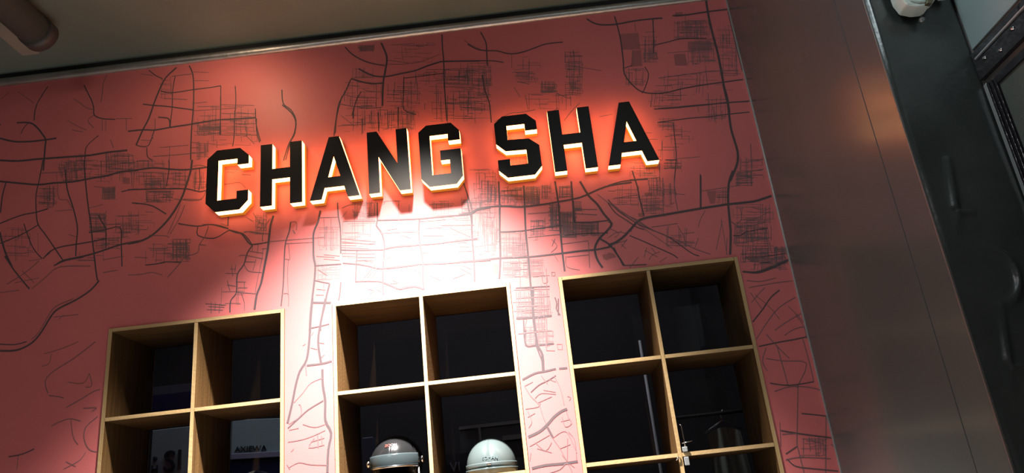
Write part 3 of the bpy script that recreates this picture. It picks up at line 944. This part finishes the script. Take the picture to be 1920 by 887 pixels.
ZONES = """538 3083 615 3073 604 2971 527 2981 40 40
627 3078 672 3072 663 3000 619 3006 14 14
649 2978 704 2971 686 2830 632 2837 40 40
699 2929 775 2920 758 2786 682 2795 70 70
763 2868 877 2853 867 2784 754 2798 36 40
771 2974 810 2969 802 2916 764 2921 16 16
403 2865 523 2850 508 2712 390 2727 26 26
400 2714 486 2704 477 2621 391 2632 22 30
492 2714 594 2702 583 2608 482 2621 26 22
552 2906 623 2897 610 2792 540 2801 14 10
329 3154 419 3142 405 2996 316 3008 16 20
425 3086 531 3072 521 2982 416 2995 16 16
452 2800 528 2791 520 2722 445 2732 12 12
710 3061 770 3054 763 2993 702 3001 14 10
315 2996 409 2984 386 2739 293 2750 4 46
448 2573 603 2554 586 2416 434 2434 46 50
520 2424 567 2418 552 2293 505 2298 24 14
472 2390 515 2385 505 2293 462 2298 14 14
560 2360 598 2355 589 2279 551 2283 8 8
-484 3000 -377 2987 -380 2862 -486 2875 10 20
-364 3023 -198 3002 -208 2767 -370 2787 34 16
-308 3119 -194 3104 -199 2990 -311 3004 14 26
44 2991 272 2962 261 2832 36 2860 36 26
227 3064 372 3045 364 2963 221 2981 30 30
265 2882 300 2877 292 2792 258 2796 16 6
55 3066 196 3048 190 2972 50 2990 16 10
-492 2808 -376 2794 -378 2709 -493 2723 12 10
-261 2750 -174 2739 -177 2685 -263 2696 10 8
327 2924 360 2920 342 2725 310 2729 2 12
-1136 3777 -987 3757 -981 3569 -1128 3588 22 12
-987 3757 -812 3733 -809 3538 -981 3561 18 10
-1329 3950 -1260 3941 -1252 3793 -1320 3802 12 6
-1112 3542 -1046 3533 -1042 3439 -1108 3447 10 10
-1103 3644 -986 3629 -984 3569 -1101 3585 14 14
-1805 3574 -1689 3558 -1679 3456 -1794 3471 8 14
-1587 3545 -1412 3522 -1405 3420 -1578 3443 26 22
-1925 3405 -1830 3393 -1816 3264 -1910 3276 22 16
-1846 3538 -1698 3519 -1686 3395 -1832 3413 14 26
-1788 3531 -1443 3486 -1434 3362 -1775 3406 30 30
-1589 3355 -1520 3346 -1514 3272 -1582 3281 26 20
-1644 3216 -1557 3205 -1548 3101 -1634 3111 26 20
-1607 3082 -1473 3066 -1468 3002 -1602 3018 18 14
-2097 3195 -1897 3170 -1872 2959 -2068 2983 16 16
-1507 3186 -1388 3171 -1378 3041 -1496 3056 20 10
-1466 3489 -1257 3462 -1254 3416 -1462 3443 16 10
-1461 3420 -1157 3381 -1152 3284 -1453 3323 26 26
-1363 3304 -1213 3285 -1209 3219 -1359 3238 22 16
-1205 3020 -1119 3009 -1113 2892 -1199 2902 18 22
-1122 3377 -1054 3368 -1050 3264 -1118 3273 8 12
-1444 3205 -1309 3188 -1300 3060 -1435 3076 12 4
-1375 3372 -1278 3360 -1275 3308 -1371 3320 18 14
-798 3110 -739 3102 -738 2990 -796 2997 14 14
-348 3807 -134 3778 -142 3605 -352 3633 22 14
-115 3767 71 3742 59 3548 -123 3573 34 16
42 3823 379 3776 371 3685 37 3731 40 20
109 3721 376 3684 356 3464 95 3499 46 26
-292 3877 -158 3858 -160 3797 -294 3815 10 8
-77 4005 179 3968 171 3844 -83 3879 16 4
-122 3602 35 3581 28 3464 -127 3485 16 24
-254 4014 -166 4001 -167 3962 -255 3974 12 6
276 3831 452 3806 437 3647 263 3671 36 30
368 3768 442 3758 421 3529 348 3539 20 16
263 3671 432 3648 416 3476 250 3498 26 10
837 3827 927 3815 890 3537 802 3549 40 26
557 3829 706 3808 686 3637 539 3658 20 6
689 3661 772 3650 763 3578 680 3590 18 14
597 3601 836 3568 824 3474 587 3506 12 10
1253 3885 1331 3874 1296 3670 1220 3680 26 20
1428 3932 1616 3904 1594 3789 1407 3816 50 50
1478 3806 1626 3785 1595 3628 1449 3648 46 46
1642 3869 1751 3853 1717 3687 1609 3702 20 16
1266 3644 1696 3584 1666 3439 1241 3497 22 12
1622 3700 1717 3687 1690 3554 1596 3567 16 12
1134 3677 1236 3663 1219 3560 1118 3574 12 12
1239 3522 1400 3500 1385 3414 1224 3435 14 10
1246 3370 1331 3359 1319 3287 1234 3298 14 2
1247 3345 1422 3322 1383 3110 1211 3133 12 8
1238 3135 1322 3124 1313 3078 1230 3089 10 6
1508 3485 1615 3470 1581 3301 1475 3315 10 12
1596 3112 1719 3096 1693 2977 1571 2993 14 8
1072 3163 1218 3144 1201 3040 1056 3059 16 8
1144 3051 1219 3041 1204 2953 1129 2963 16 14
971 3034 1098 3018 1079 2906 954 2922 12 8
1101 2966 1204 2953 1187 2855 1085 2867 18 8
1214 3016 1272 3008 1250 2884 1193 2891 8 8
1569 3034 1649 3024 1632 2943 1553 2953 20 12
1511 2864 1713 2838 1691 2742 1492 2767 26 14
1510 2771 1670 2751 1646 2639 1486 2658 34 34
1514 2655 1679 2635 1660 2554 1497 2573 34 24
1666 2630 1721 2623 1701 2537 1647 2543 24 22
1461 2959 1517 2951 1500 2865 1444 2872 8 8
1176 2794 1344 2773 1324 2666 1158 2687 12 8
348 3111 422 3102 412 2999 339 3008 8 8
206 2945 269 2937 252 2739 191 2746 3 16
295 3118 412 3103 376 2735 264 2748 3 34
402 2786 525 2771 519 2717 397 2732 8 8
516 3248 653 3230 648 3186 512 3204 10 10
281 3220 412 3203 396 3033 267 3049 12 14
422 3100 635 3073 625 2985 414 3011 20 20
-246 3620 27 3583 20 3470 -250 3506 14 30
-371 3664 -135 3632 -142 3474 -374 3505 14 14
-1142 3706 -790 3658 -787 3482 -1133 3528 16 10
1517 2786 1686 2765 1644 2575 1477 2595 14 14
-1237 3020 -1129 3007 -1125 2909 -1232 2922 16 16
-1345 3019 -1182 2999 -1177 2887 -1337 2907 8 6
-1737 3039 -1533 3014 -1527 2944 -1730 2968 5 5
1525 2594 1719 2570 1704 2506 1512 2529 20 14
1583 1771 1705 1758 1686 1679 1564 1692 10 10
-955 2743 -833 2729 -831 2611 -952 2625 4 4"""
def further_left(text, n):                    # the print goes on past the traced part: same streets, mirrored
    out = []
    for l in text.splitlines():
        v = l.split(); k = n; ok = all(-3.58 < -4.26-int(v[i])/1000 < -2.12 for i in range(k, k+(len(v)-k)//2*2, 2)) if n == 1 else all(-3.58 < -4.26-int(v[i])/1000 < -2.12 for i in (0, 2, 4, 6))
        if ok:
            for i in (range(1, len(v), 2) if n == 1 else (0, 2, 4, 6)): v[i] = str(-4260-int(v[i]))
            out.append(' '.join(v))
    return text + '\n' + '\n'.join(out)
ROADS = further_left(ROADS, 1); ZONES = further_left(ZONES, 0)
major, minor = bmesh.new(), bmesh.new(); layer = 0
for n_, l in enumerate(ROADS.splitlines()):
    lift = -.0007 - 1.2e-6*(n_ % 400)          # print layers a few microns apart, so crossing lines never coincide
    v = [int(t) for t in l.split()]; w = v[0]/1000
    pts = [(v[i]/1000, v[i+1]/1000) for i in range(1, len(v), 2)]
    if max(abs(pts[0][0]-pts[-1][0]), abs(pts[0][1]-pts[-1][1])) > 0: pts = catmull(pts)
    for seg in split_cover(densify(pts)):
        if w >= .0048: ribbon(major, seg, w*.95, lift)
        else: ribbon(minor, seg, max(w*.9, .0026), lift)
for l in ZONES.splitlines():
    v = [int(t) for t in l.split()]; q = [(v[i]/1000, v[i+1]/1000) for i in (0, 2, 4, 6)]; nh, nv = round(v[8]*.75), round(v[9]*.75)
    def bil(s, t):
        return tuple((q[0][j]*(1-s)+q[1][j]*s)*(1-t) + (q[3][j]*(1-s)+q[2][j]*s)*t for j in (0, 1))
    W = math.hypot(q[1][0]-q[0][0], q[1][1]-q[0][1]); H = math.hypot(q[3][0]-q[0][0], q[3][1]-q[0][1])
    sk = random.uniform(-.03, .03)
    for kind, n, ln in (('h', nh, W), ('v', nv, H)):
        for i in range(n):
            f = min(1, random.uniform(.03, .13)/max(ln, .02)); a = random.uniform(0, 1-f); c = (random.randrange(24)+.5)/24 + random.uniform(-.006, .006)
            d = sk + random.gauss(0, .012)
            p = [bil(a, c), bil(a+f, c+d*f)] if kind == 'h' else [bil(c, a), bil(c+d*f, a+f)]
            if random.random() < .25:            # a short stub at the end makes corners
                e = p[1]; k = random.choice((-1, 1))*random.uniform(.01, .03)
                p.append((e[0], e[1]+k) if kind == 'h' else (e[0]+k, e[1]))
            layer = (layer+1) % 300
            for seg in split_cover(densify(p, .02)): ribbon(minor, seg, random.choice((.0016, .0020, .0026)), -.0002 - 1.2e-6*layer)
blocks = bmesh.new()
for l in BLOCKS.splitlines():
    v = [int(t) for t in l.split()]; q = [(v[i]/1000, v[i+1]/1000) for i in range(0, len(v), 2)]
    if any(covered(*p) for p in q): continue
    blocks.faces.new([blocks.verts.new((x, -.00012, z)) for x, z in q])
obj('printed_roads', major, ROAD, wall); obj('printed_streets', minor, STREET, wall); obj('printed_blocks', blocks, BLOCK, wall)

# ---------------------------------------------------------------- ceiling pipe and batten, upper left
t = thing('ceiling_pipe', 'thick dark round pipe under the ceiling at the upper left', 'pipe', (-1.735, -.38, 4.02))
obj('pipe_run', tube(bmesh.new(), [(0, 0, 0), (0, -2.6, 0)], .078, 28), mat('pipe_paint', (.06, .08, .075), .4), t, True)
obj('end_collar', tube(bmesh.new(), [(0, .012, 0), (0, -.05, 0)], .084, 28), mat('pipe_collar', (.06, .055, .05), .5), t, True)
b = obj('ceiling_batten', bx(-.045, .045, -2.6, 0, -.06, 0), mat('batten_paint', (.27, .245, .20), .6), bevel=.003, loc=(-1.895, -.215, CEIL_Z))
tag(b, 'flat beige batten under the ceiling left of the dark pipe', 'batten')

# ---------------------------------------------------------------- letters
LET = {
 'C': ([(0,290),(48,335),(165,335),(210,290),(210,243),(153,243),(153,277),(57,277),(57,60),(153,60),(153,100),(210,100),(210,45),(168,0),(48,0),(0,50)], None),
 'H': ([(0,335),(59,335),(59,196),(148,196),(148,335),(208,335),(208,0),(148,0),(148,140),(59,140),(59,0),(0,0)], None),
 'A': ([(99,335),(151,335),(245,0),(187,0),(170,60),(74,60),(58,0),(0,0)], [(122,226),(153,115),(92,115)]),
 'N': ([(0,335),(50,335),(146,147),(146,335),(201,335),(204,0),(150,0),(54,193),(54,0),(0,0)], None),
 'G': ([(0,300),(40,335),(165,335),(204,288),(204,237),(145,237),(145,275),(55,275),(55,60),(146,60),(146,134),(101,134),(101,188),(204,188),(204,40),(170,0),(38,0),(0,46)], None),
 'S': ([(0,298),(43,335),(163,335),(208,290),(208,242),(149,242),(149,280),(60,280),(60,202),(163,197),(210,155),(210,42),(172,0),(40,0),(0,42),(0,98),(60,98),(60,62),(144,62),(144,138),(43,142),(0,186)], None)}
WORD = [('C', -1.015, 'C, first letter of the sign'), ('H', -.745, 'H between the C and the first A'), ('A', -.500, 'A between H and N, in the left word'),
        ('N', -.209, 'N left of the G'), ('G', .049, 'G ending the left word'), ('S', .428, 'S starting the right word'),
        ('H', .697, 'H between S and A, in the right word'), ('A', .956, 'A, last letter of the sign')]
for ch, x, which in WORD:
    o_, h_ = LET[ch]
    sc = lambda P: [(a/1000, c/1000) for a, c in P] if P else None
    t = thing('sign_letter', 'backlit black block letter ' + which, 'letter', (x, 0, 3.105), 'letters of the backlit wall sign')
    obj('letter_face', prism(bmesh.new(), sc(o_), sc(h_), -.075, -.0725), FACE, t)
    obj('lit_side', prism(bmesh.new(), sc(o_), sc(h_), -.0724, -.030), GLOW, t)
    obj('backing', prism(bmesh.new(), sc(o_), sc(h_), -.0299, -.0015), MOUNT, t)

# ---------------------------------------------------------------- shelf units
def pane_objs(parent, x0, x1, z0, z1): obj('glass_pane', bx(x0, x1, DEP-.012, DEP-.006, z0, z1), GLASS, parent)
HH = TOPZ - BOT
names = ['left oak cube shelf unit set in the pink wall, below letters C and H', 'middle oak cube shelf unit in the pink wall with helmets in it', 'right oak cube shelf unit in the pink wall, next to the dark pier']
units = []
for u, lab in zip(UX, names):
    t = thing('cube_shelf', lab, 'shelf', (u, 0, BOT), 'cube shelf units in the pink wall')
    W = .84; F = -.004
    def board(name, x0, x1, z0, z1, m, em, y1=DEP):
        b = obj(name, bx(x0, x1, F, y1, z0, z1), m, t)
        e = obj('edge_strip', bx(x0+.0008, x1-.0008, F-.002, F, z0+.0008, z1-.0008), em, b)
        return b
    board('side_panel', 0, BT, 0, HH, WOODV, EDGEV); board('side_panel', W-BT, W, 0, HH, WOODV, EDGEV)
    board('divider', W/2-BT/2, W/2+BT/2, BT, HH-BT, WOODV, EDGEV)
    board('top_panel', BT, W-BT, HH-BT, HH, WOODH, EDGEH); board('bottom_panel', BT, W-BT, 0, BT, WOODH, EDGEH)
    for r in range(1, 6):
        z = HH - r*CH
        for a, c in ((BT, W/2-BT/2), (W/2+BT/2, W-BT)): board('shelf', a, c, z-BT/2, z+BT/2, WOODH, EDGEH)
    for r in range(6):
        z1 = HH - r*CH - (BT if r == 0 else BT/2); z0 = HH - (r+1)*CH + (BT if r == 5 else BT/2)
        for a, c in ((BT, W/2-BT/2), (W/2+BT/2, W-BT)): pane_objs(t, a, c, z0, z1)
    units.append(t)

# ---------------------------------------------------------------- helmets on the shelf boards
SHZ = TOPZ - 2*CH + BT/2
def shell(bm, rx, ry, rz, a0, a1, e0, e1, zc=0, th=.004, nu=40, nv=16, xc=0, yc=0, elow=None):
    """ellipsoid patch: azimuth a0..a1 (deg, 0 = towards the room, -Y), elevation e0..e1, with thickness"""
    def grid(k):
        g = []
        for i in range(nu+1):
            a = math.radians(a0 + (a1-a0)*i/nu); row = []
            lo = e0 if elow is None else elow(math.degrees(a))
            for j in range(nv+1):
                e = math.radians(lo + (e1-lo)*j/nv)
                row.append(bm.verts.new((xc+(rx-k)*math.cos(e)*math.sin(a), yc-(ry-k)*math.cos(e)*math.cos(a), zc+(rz-k)*math.sin(e))))
            g.append(row)
        return g
    A, B = grid(0), grid(th)
    for i in range(nu):
        for j in range(nv):
            bm.faces.new((A[i][j], A[i+1][j], A[i+1][j+1], A[i][j+1])); bm.faces.new((B[i][j+1], B[i+1][j+1], B[i+1][j], B[i][j]))
        bm.faces.new((A[i+1][0], A[i][0], B[i][0], B[i+1][0])); bm.faces.new((A[i][nv], A[i+1][nv], B[i+1][nv], B[i][nv]))
    for j in range(nv):
        bm.faces.new((A[0][j], A[0][j+1], B[0][j+1], B[0][j])); bm.faces.new((A[nu][j+1], A[nu][j], B[nu][j], B[nu][j+1]))
    bmesh.ops.remove_doubles(bm, verts=bm.verts[:], dist=1e-5)
    bmesh.ops.recalc_face_normals(bm, faces=bm.faces[:])
    return bm
def text_mesh(s, size, depth):
    c = bpy.data.curves.new('t', 'FONT'); c.body = s; c.size = size; c.extrude = depth; c.align_x = 'CENTER'; c.resolution_u = 3
    o = bpy.data.objects.new('t', c); COL.objects.link(o); bpy.context.view_layer.update()
    me = bpy.data.meshes.new_from_object(o); bpy.data.objects.remove(o); bpy.data.curves.remove(c)
    return me
def text(name, s, size, depth, m, parent, loc, rot=(PI/2, 0, 0), wrap=None):
    me = text_mesh(s, size, depth); me.materials.append(m); me.name = name
    if wrap:                                     # bend the lettering round a shell of this radius
        for v in me.vertices:
            a = v.co.x/wrap; d = v.co.z
            v.co = Vector(((wrap+d)*math.sin(a), v.co.y, (wrap+d)*math.cos(a)-wrap))
    o = bpy.data.objects.new(name, me); COL.objects.link(o); o.parent = parent; o.location = loc; o.rotation_euler = rot; return o

t = thing('silver_helmet', 'shiny silver half helmet with a ridged brow band', 'helmet', (.248, .165, SHZ), 'helmets on the middle and left shelves')
obj('shell', shell(bmesh.new(), .112, .135, .118, 0, 360, -22, 90, zc=.046), SILVER, t, True)
obj('brow_band', shell(bmesh.new(), .117, .140, .120, 0, 360, -6, 2, zc=.046, nv=4), SILVER, t, True)
obj('brim', shell(bmesh.new(), .121, .150, .112, 0, 360, -24, -10, zc=.046, nv=5), SILVER, t, True)
obj('liner', shell(bmesh.new(), .106, .129, .110, 0, 360, -22, 80, zc=.044, th=.01), BLACKSHELL, t, True)
obj('brow_clip', bx(-.010, .010, -.148, -.138, .038, .046), CHROME, t, bevel=.002)
text('shell_lettering', 'SOMAN', .020, .0008, mat('helmet_lettering', (.10, .13, .14), .3), t, (.004, -.1345, .062), (PI/2-.12, 0, 0), wrap=.12)

t = thing('visor_helmet', 'black full-face helmet with its grey visor raised', 'helmet', (-.185, .175, SHZ), 'helmets on the middle and left shelves')
obj('shell', shell(bmesh.new(), .118, .145, .118, 0, 360, -62, 90, zc=.105, elow=lambda a: 2 if min(a % 360, 360-a % 360) < 58 else -62, nu=72), BLACKSHELL, t, True)
obj('chin_bar', shell(bmesh.new(), .119, .150, .118, -62, 62, -62, -32, zc=.105, th=.012), BLACKSHELL, t, True)
obj('liner', shell(bmesh.new(), .108, .130, .108, 0, 360, -60, 85, zc=.103, th=.008, elow=lambda a: 0 if min(a % 360, 360-a % 360) < 52 else -60, nu=60), mat('helmet_lining', (.015, .014, .014), .9), t, True)
v = obj('visor', shell(bmesh.new(), .123, .158, .124, -66, 66, -12, 12, zc=.105, nv=8, th=.003), VISOR, t, True)
obj('visor_rim', shell(bmesh.new(), .126, .163, .126, -66, 66, -15, -12, zc=.105, nv=3, th=.006), CHROME, v, True)
for s in (-1, 1): obj('visor_pivot', tube(bmesh.new(), [(s*.116, -.03, .105), (s*.130, -.03, .105)], .018, 20), CHROME, t, True)
text('shell_lettering', 'ZOOM', .018, .0008, mat('red_lettering', (.30, .06, .05), .4), t, (0, -.128, .165), (PI/2-.55, 0, 0), wrap=.11)
tube_bm = tube(bmesh.new(), [(.108, -.06, .07), (.112, -.075, .02), (.095, -.09, .0035)], .0035, 8)
obj('chin_strap', tube_bm, ALU, t, True)

t = thing('navy_helmet', 'navy half helmet with a white stripe, low in the left shelf', 'helmet', (-.85, .20, SHZ), 'helmets on the middle and left shelves')
obj('shell', shell(bmesh.new(), .108, .130, .100, 0, 360, -20, 90, zc=.036), NAVY, t, True)
obj('stripe', shell(bmesh.new(), .1095, .1315, .1015, -14, 14, -12, 88, zc=.036, th=.002, nu=10), WHITEPL, t, True)
obj('brow_band', shell(bmesh.new(), .112, .134, .104, 0, 360, -18, -6, zc=.036, nv=4), WHITEPL, t, True)

# ---------------------------------------------------------------- latch on the right unit
t = thing('metal_latch', 'small pale metal latch with a rod on the divider of the right shelf unit', 'latch', (1.0765, -.006, 1.752))
obj('latch_block', bx(.004, .024, -.014, -.0005, -.046, -.012), ALU, t, bevel=.002)
obj('upper_plate', bx(.004, .026, -.012, -.0005, .010, .030), ALU, t, bevel=.002)
obj('rod', tube(bmesh.new(), [(.017, -.010, .012), (.018, -.010, .06), (.016, -.010, .118), (.010, -.010, .124)], .0022, 8), CHROME, t, True)
obj('cross_pin', tube(bmesh.new(), [(.006, -.010, .045), (.050, -.010, .051)], .002, 8), CHROME, t, True)
obj('side_hook', tube(bmesh.new(), [(-.030, -.006, -.022), (-.020, -.010, -.010), (-.010, -.002, -.014)], .003, 8), CHROME, t, True)

# ---------------------------------------------------------------- what shows through the glass backs
t = thing('store_sign_board', 'pale blue sign board with large silver letters SI, seen through the left shelf', 'sign', (-1.63, .97, 2.0))
obj('board', bx(-.130, .165, 0, .05, -.06, .252), TEAL, t, bevel=.003)
obj('lower_band', bx(-.130, .165, -.012, 0, -.06, -.008), NAVY, t)
text('sign_lettering', 'SI', .165, .006, SIGNGREY, t, (.005, -.007, .012))
text('sign_lettering', 'H', .060, .005, SIGNGREY, t, (-.100, -.006, .012))
text('sign_lettering', 'D', .034, .004, SIGNGREY, t, (-.100, -.005, .078))
t = thing('angled_sign_board', 'pale blue sign board turned sideways above a blue fascia, seen through the left shelf', 'sign', (-1.275, .93, 1.92), rz=.55)
obj('board', bx(0, .46, 0, .05, .145, .335), TEAL, t, bevel=.003)
obj('ledge', bx(-.005, .47, -.02, .05, .112, .145), LILAC, t, bevel=.003)
obj('fascia', bx(0, .46, 0, .05, -.06, .112), NAVY, t)
text('sign_lettering', 'AXIEWA', .046, .004, SIGNGREY, t, (.105, -.005, .152))
t = thing('blue_display_panel', 'dim blue panel with a grey top edge, seen through the upper left cube', 'panel', (-1.63, 1.0, 2.30))
obj('panel', bx(-.16, .17, 0, .03, -.048, .16), NAVY, t); obj('top_band', bx(-.16, .17, 0, .03, .16, .21), mat('dim_grey_blue', (.07, .09, .12), .5), t)
t = thing('grey_light_frame', 'grey framed panel in the dark behind the silver helmet', 'panel', (.22, .95, 1.93))
fm = mat('dim_frame', (.14, .15, .15), .5)
obj('panel', bx(-.20, .18, .012, .03, -.05, .13), mat('dim_panel', (.045, .06, .07), .5), t)
obj('frame_bar', bx(-.20, .18, 0, .03, .13, .148), fm, t); obj('frame_bar', bx(-.09, -.078, 0, .03, -.02, .13), fm, t); obj('frame_bar', bx(.04, .18, -.01, .03, .045, .07), fm, t)
t = thing('dark_blue_sign', 'dark blue sign with pale letters VI left of the silver helmet', 'sign', (-.01, .93, 1.80))
obj('board', bx(-.13, .10, .004, .03, -.06, .13), mat('dark_navy_board', (.012, .016, .03), .5), t)
text('sign_lettering', 'VI', .072, .003, mat('pale_letter', (.16, .19, .25), .5), t, (-.004, 0, .038))
o = tag(obj('grey_blue_post', bx(-.032, .032, 0, .06, 0, 2.07), mat('post_paint', (.10, .12, .17), .5), loc=(-.49, .9, 0), bevel=.004), 'dim grey-blue post behind the glass, left of the visor helmet', 'post')
o = tag(obj('thin_pale_rod', tube(bmesh.new(), [(0, 0, 0), (0, 0, 2.41)], .0075, 12), mat('rod_paint', (.55, .56, .56), .4), smooth=True, loc=(1.078, .75, 0)), 'thin pale upright rod behind the glass of the right shelf', 'rod')
def drape():
    bm = bmesh.new(); nx, nz = 40, 12; g = []
    for i in range(nx+1):
        col = []
        for j in range(nz+1):
            f = i/nx; h = j/nz
            w = .085 + .06*(1-h)
            x = (f-.5)*2*w; z = -.9 + .9*h - .03*(2*f-1)**2*h
            col.append((x, .018*math.sin(f*26+h*1.3)*(1.1-h) + .010*math.sin(f*11), z))
        g.append(col)
    for off in (0, .004):
        vs = [[bm.verts.new((x, y+off, z)) for x, y, z in c] for c in g]
        for i in range(nx):
            for j in range(nz): bm.faces.new((vs[i][j], vs[i+1][j], vs[i+1][j+1], vs[i][j+1]))
    return bm
t = thing('hanging_garment', 'pale sage green garment hanging behind the glass of the right shelf', 'clothes', (1.45, .80, 1.905))
obj('fabric', drape(), GREENCLOTH, t, True)
obj('hanger', tube(bmesh.new(), [(-.10, 0, -.02), (0, 0, .035), (.10, 0, -.02)], .005, 8), CHROME, t, True)
obj('hook', tube(bmesh.new(), [(0, 0, .03), (0, 0, .075), (.015, 0, .09), (.03, 0, .075)], .0025, 8), CHROME, t, True)
o = tag(obj('hanging_rail', tube(bmesh.new(), [(1.15, 0, 0), (1.73, 0, 0)], .010, 12), DARK, smooth=True, loc=(0, .80, 1.979)), 'dark clothes rail behind the glass of the right shelf', 'rail')

# ---------------------------------------------------------------- right-hand side: crumpled black vinyl, beam, framed grille
def vinyl():
    bm = bmesh.new(); x0, x1, z0, z1 = 1.7236, 1.998, .0, 4.1; nx, nz = 72, 700
    rows = []
    def seg(px, pz, a, b, w, amp):
        ax, az = a; bx_, bz = b; dx, dz = bx_-ax, bz-az; t = max(0, min(1, ((px-ax)*dx+(pz-az)*dz)/(dx*dx+dz*dz)))
        d = math.hypot(px-ax-dx*t, pz-az-dz*t); return amp*math.exp(-(d/w)**2)*(1-.6*t)
    for j in range(nz+1):
        z = z0+(z1-z0)*j/nz; r = []
        for i in range(nx+1):
            x = x0+(x1-x0)*i/nx; h = .004*math.sin(x*23+z*3.1)*math.sin(z*5.3+x*4)
            for (cx, cz) in ((1.793, 2.285), (1.797, 1.825), (1.90, 1.40), (1.80, .95)):
                if abs(z-cz) < .35:
                    h += max(seg(x, z, (cx, cz), (cx+.040, cz-.006), .008, .010), seg(x, z, (cx-.004, cz+.02), (cx+.022, cz+.17), .012, .011), seg(x, z, (cx, cz), (cx-.005, cz+.04), .008, .010), seg(x, z, (cx, cz), (cx-.03, cz-.07), .014, .004))
            for (cx, cz, rr) in ((1.832, 2.085, .062),):
                d = math.hypot(x-cx, (z-cz)*.75); a = math.atan2(z-cz, x-cx)
                h += .015*math.exp(-((d-rr)/.010)**2)*max(0, math.cos(a*.8))**1.5
            edge = min((x-x0), (x1-x))/.01
            r.append(bm.verts.new((x, -1.2438-(h+.006)*min(1, max(0, edge)), z)))
        rows.append(r)
    for a, b in zip(rows, rows[1:]):
        for i in range(nx): bm.faces.new((a[i], a[i+1], b[i+1], b[i]))
    return bm
tag(obj('vinyl_sheet', vinyl(), LEATHER, smooth=True), 'creased black vinyl covering the end of the dark pier', 'sheet')
# wall on the far right, running towards the viewer
wx = 2.0
tag(obj('wall_side', bx(wx, wx+.1, -6, -1.236, 0, 4.1), GREYWALL), 'wall running forward at the far right', kind='structure')
t = thing('black_cross_beam', 'glossy black beam across the far right wall above the grille', 'beam', (wx, -1.256, 2.69))
obj('beam_body', bx(-.016, 0, -2.4, 0, .012, .108), BLACKGLOSS, t, bevel=.002)
obj('edge_rail', bx(-.022, -.016, -2.4, -.02, .078, .083), ALU, t)
for k in range(16):
    bm = bmesh.new(); y = -.055 - .075*k; z = .06 - .022*(k % 2)
    bmesh.ops.create_uvsphere(bm, u_segments=10, v_segments=6, radius=.007, matrix=Matrix.Translation((-.017, y, z)) @ Matrix.Diagonal((.6, 1.5, .8, 1)))
    obj('stud', bm, CHROME, t, True)
o = tag(obj('blue_wall_panel', bx(0, .006, -2.4, 0, 0, 1.2), PALEBLUE, loc=(wx-.006, -1.258, 2.815), bevel=.001), 'pale blue-grey panel above the black beam at the upper right', 'panel')
t = thing('grille_window', 'dark ridged frame around a grey grille at the far right', 'grille', (wx, -1.256, 0))
obj('corner_strip', bx(-.012, 0, -.016, 0, .3, 2.685), ALU, t, bevel=.001)
for k, (a, c, d) in enumerate(((-.020, -.030, .016), (-.034, -.044, .013), (-.048, -.056, .010))):
    obj('frame_ridge', bx(-d, 0, c, a, .3, 2.680), BLACKGLOSS, t, bevel=.001)
obj('frame_head', bx(-.012, 0, -2.4, -.062, 2.655, 2.680), BLACKGLOSS, t, bevel=.001)
obj('grille_cloth', bx(-.005, 0, -2.4, -.062, .3, 2.655), MESHGREY, t)

# emergency light fixture on the end of the pier
t = thing('emergency_light', 'white faceted emergency light on the dark wall at the upper right', 'light', (1.852, -1.268, 3.002))
bm = bmesh.new(); pr = [(-.062, .10), (-.062, .0), (-.050, -.035), (-.018, -.048), (.020, -.048), (.032, -.030), (.052, -.020), (.066, .0), (.066, .10)]
obj('housing', prism(bm, pr, None, -.055, .002), WHITEPL, t, bevel=.003)
obj('lens', prism(bmesh.new(), [(-.048, .09), (-.048, .0), (-.036, -.026), (-.014, -.036), (.008, -.036), (.030, .09)], None, -.062, -.054), mat('frosted_lens', (.55, .66, .62), .15), t, bevel=.002)
obj('bracket', prism(bmesh.new(), [(.002, -.046), (.042, .03), (.060, .03), (.060, -.010), (.034, -.026), (.020, -.050)], None, -.066, -.050), BROWNMETAL, t, bevel=.002)
obj('screw', tube(bmesh.new(), [(.044, -.064, .002), (.044, -.072, .002)], .007, 12), CHROME, t, True)
obj('wall_foot', bx(.082, .112, -.03, .002, .0, .10), WHITEPL, t, bevel=.004)
obj('indicator', tube(bmesh.new(), [(.010, 0, -.066), (.010, -.012, -.066)], .008, 12), ALU, t, True)
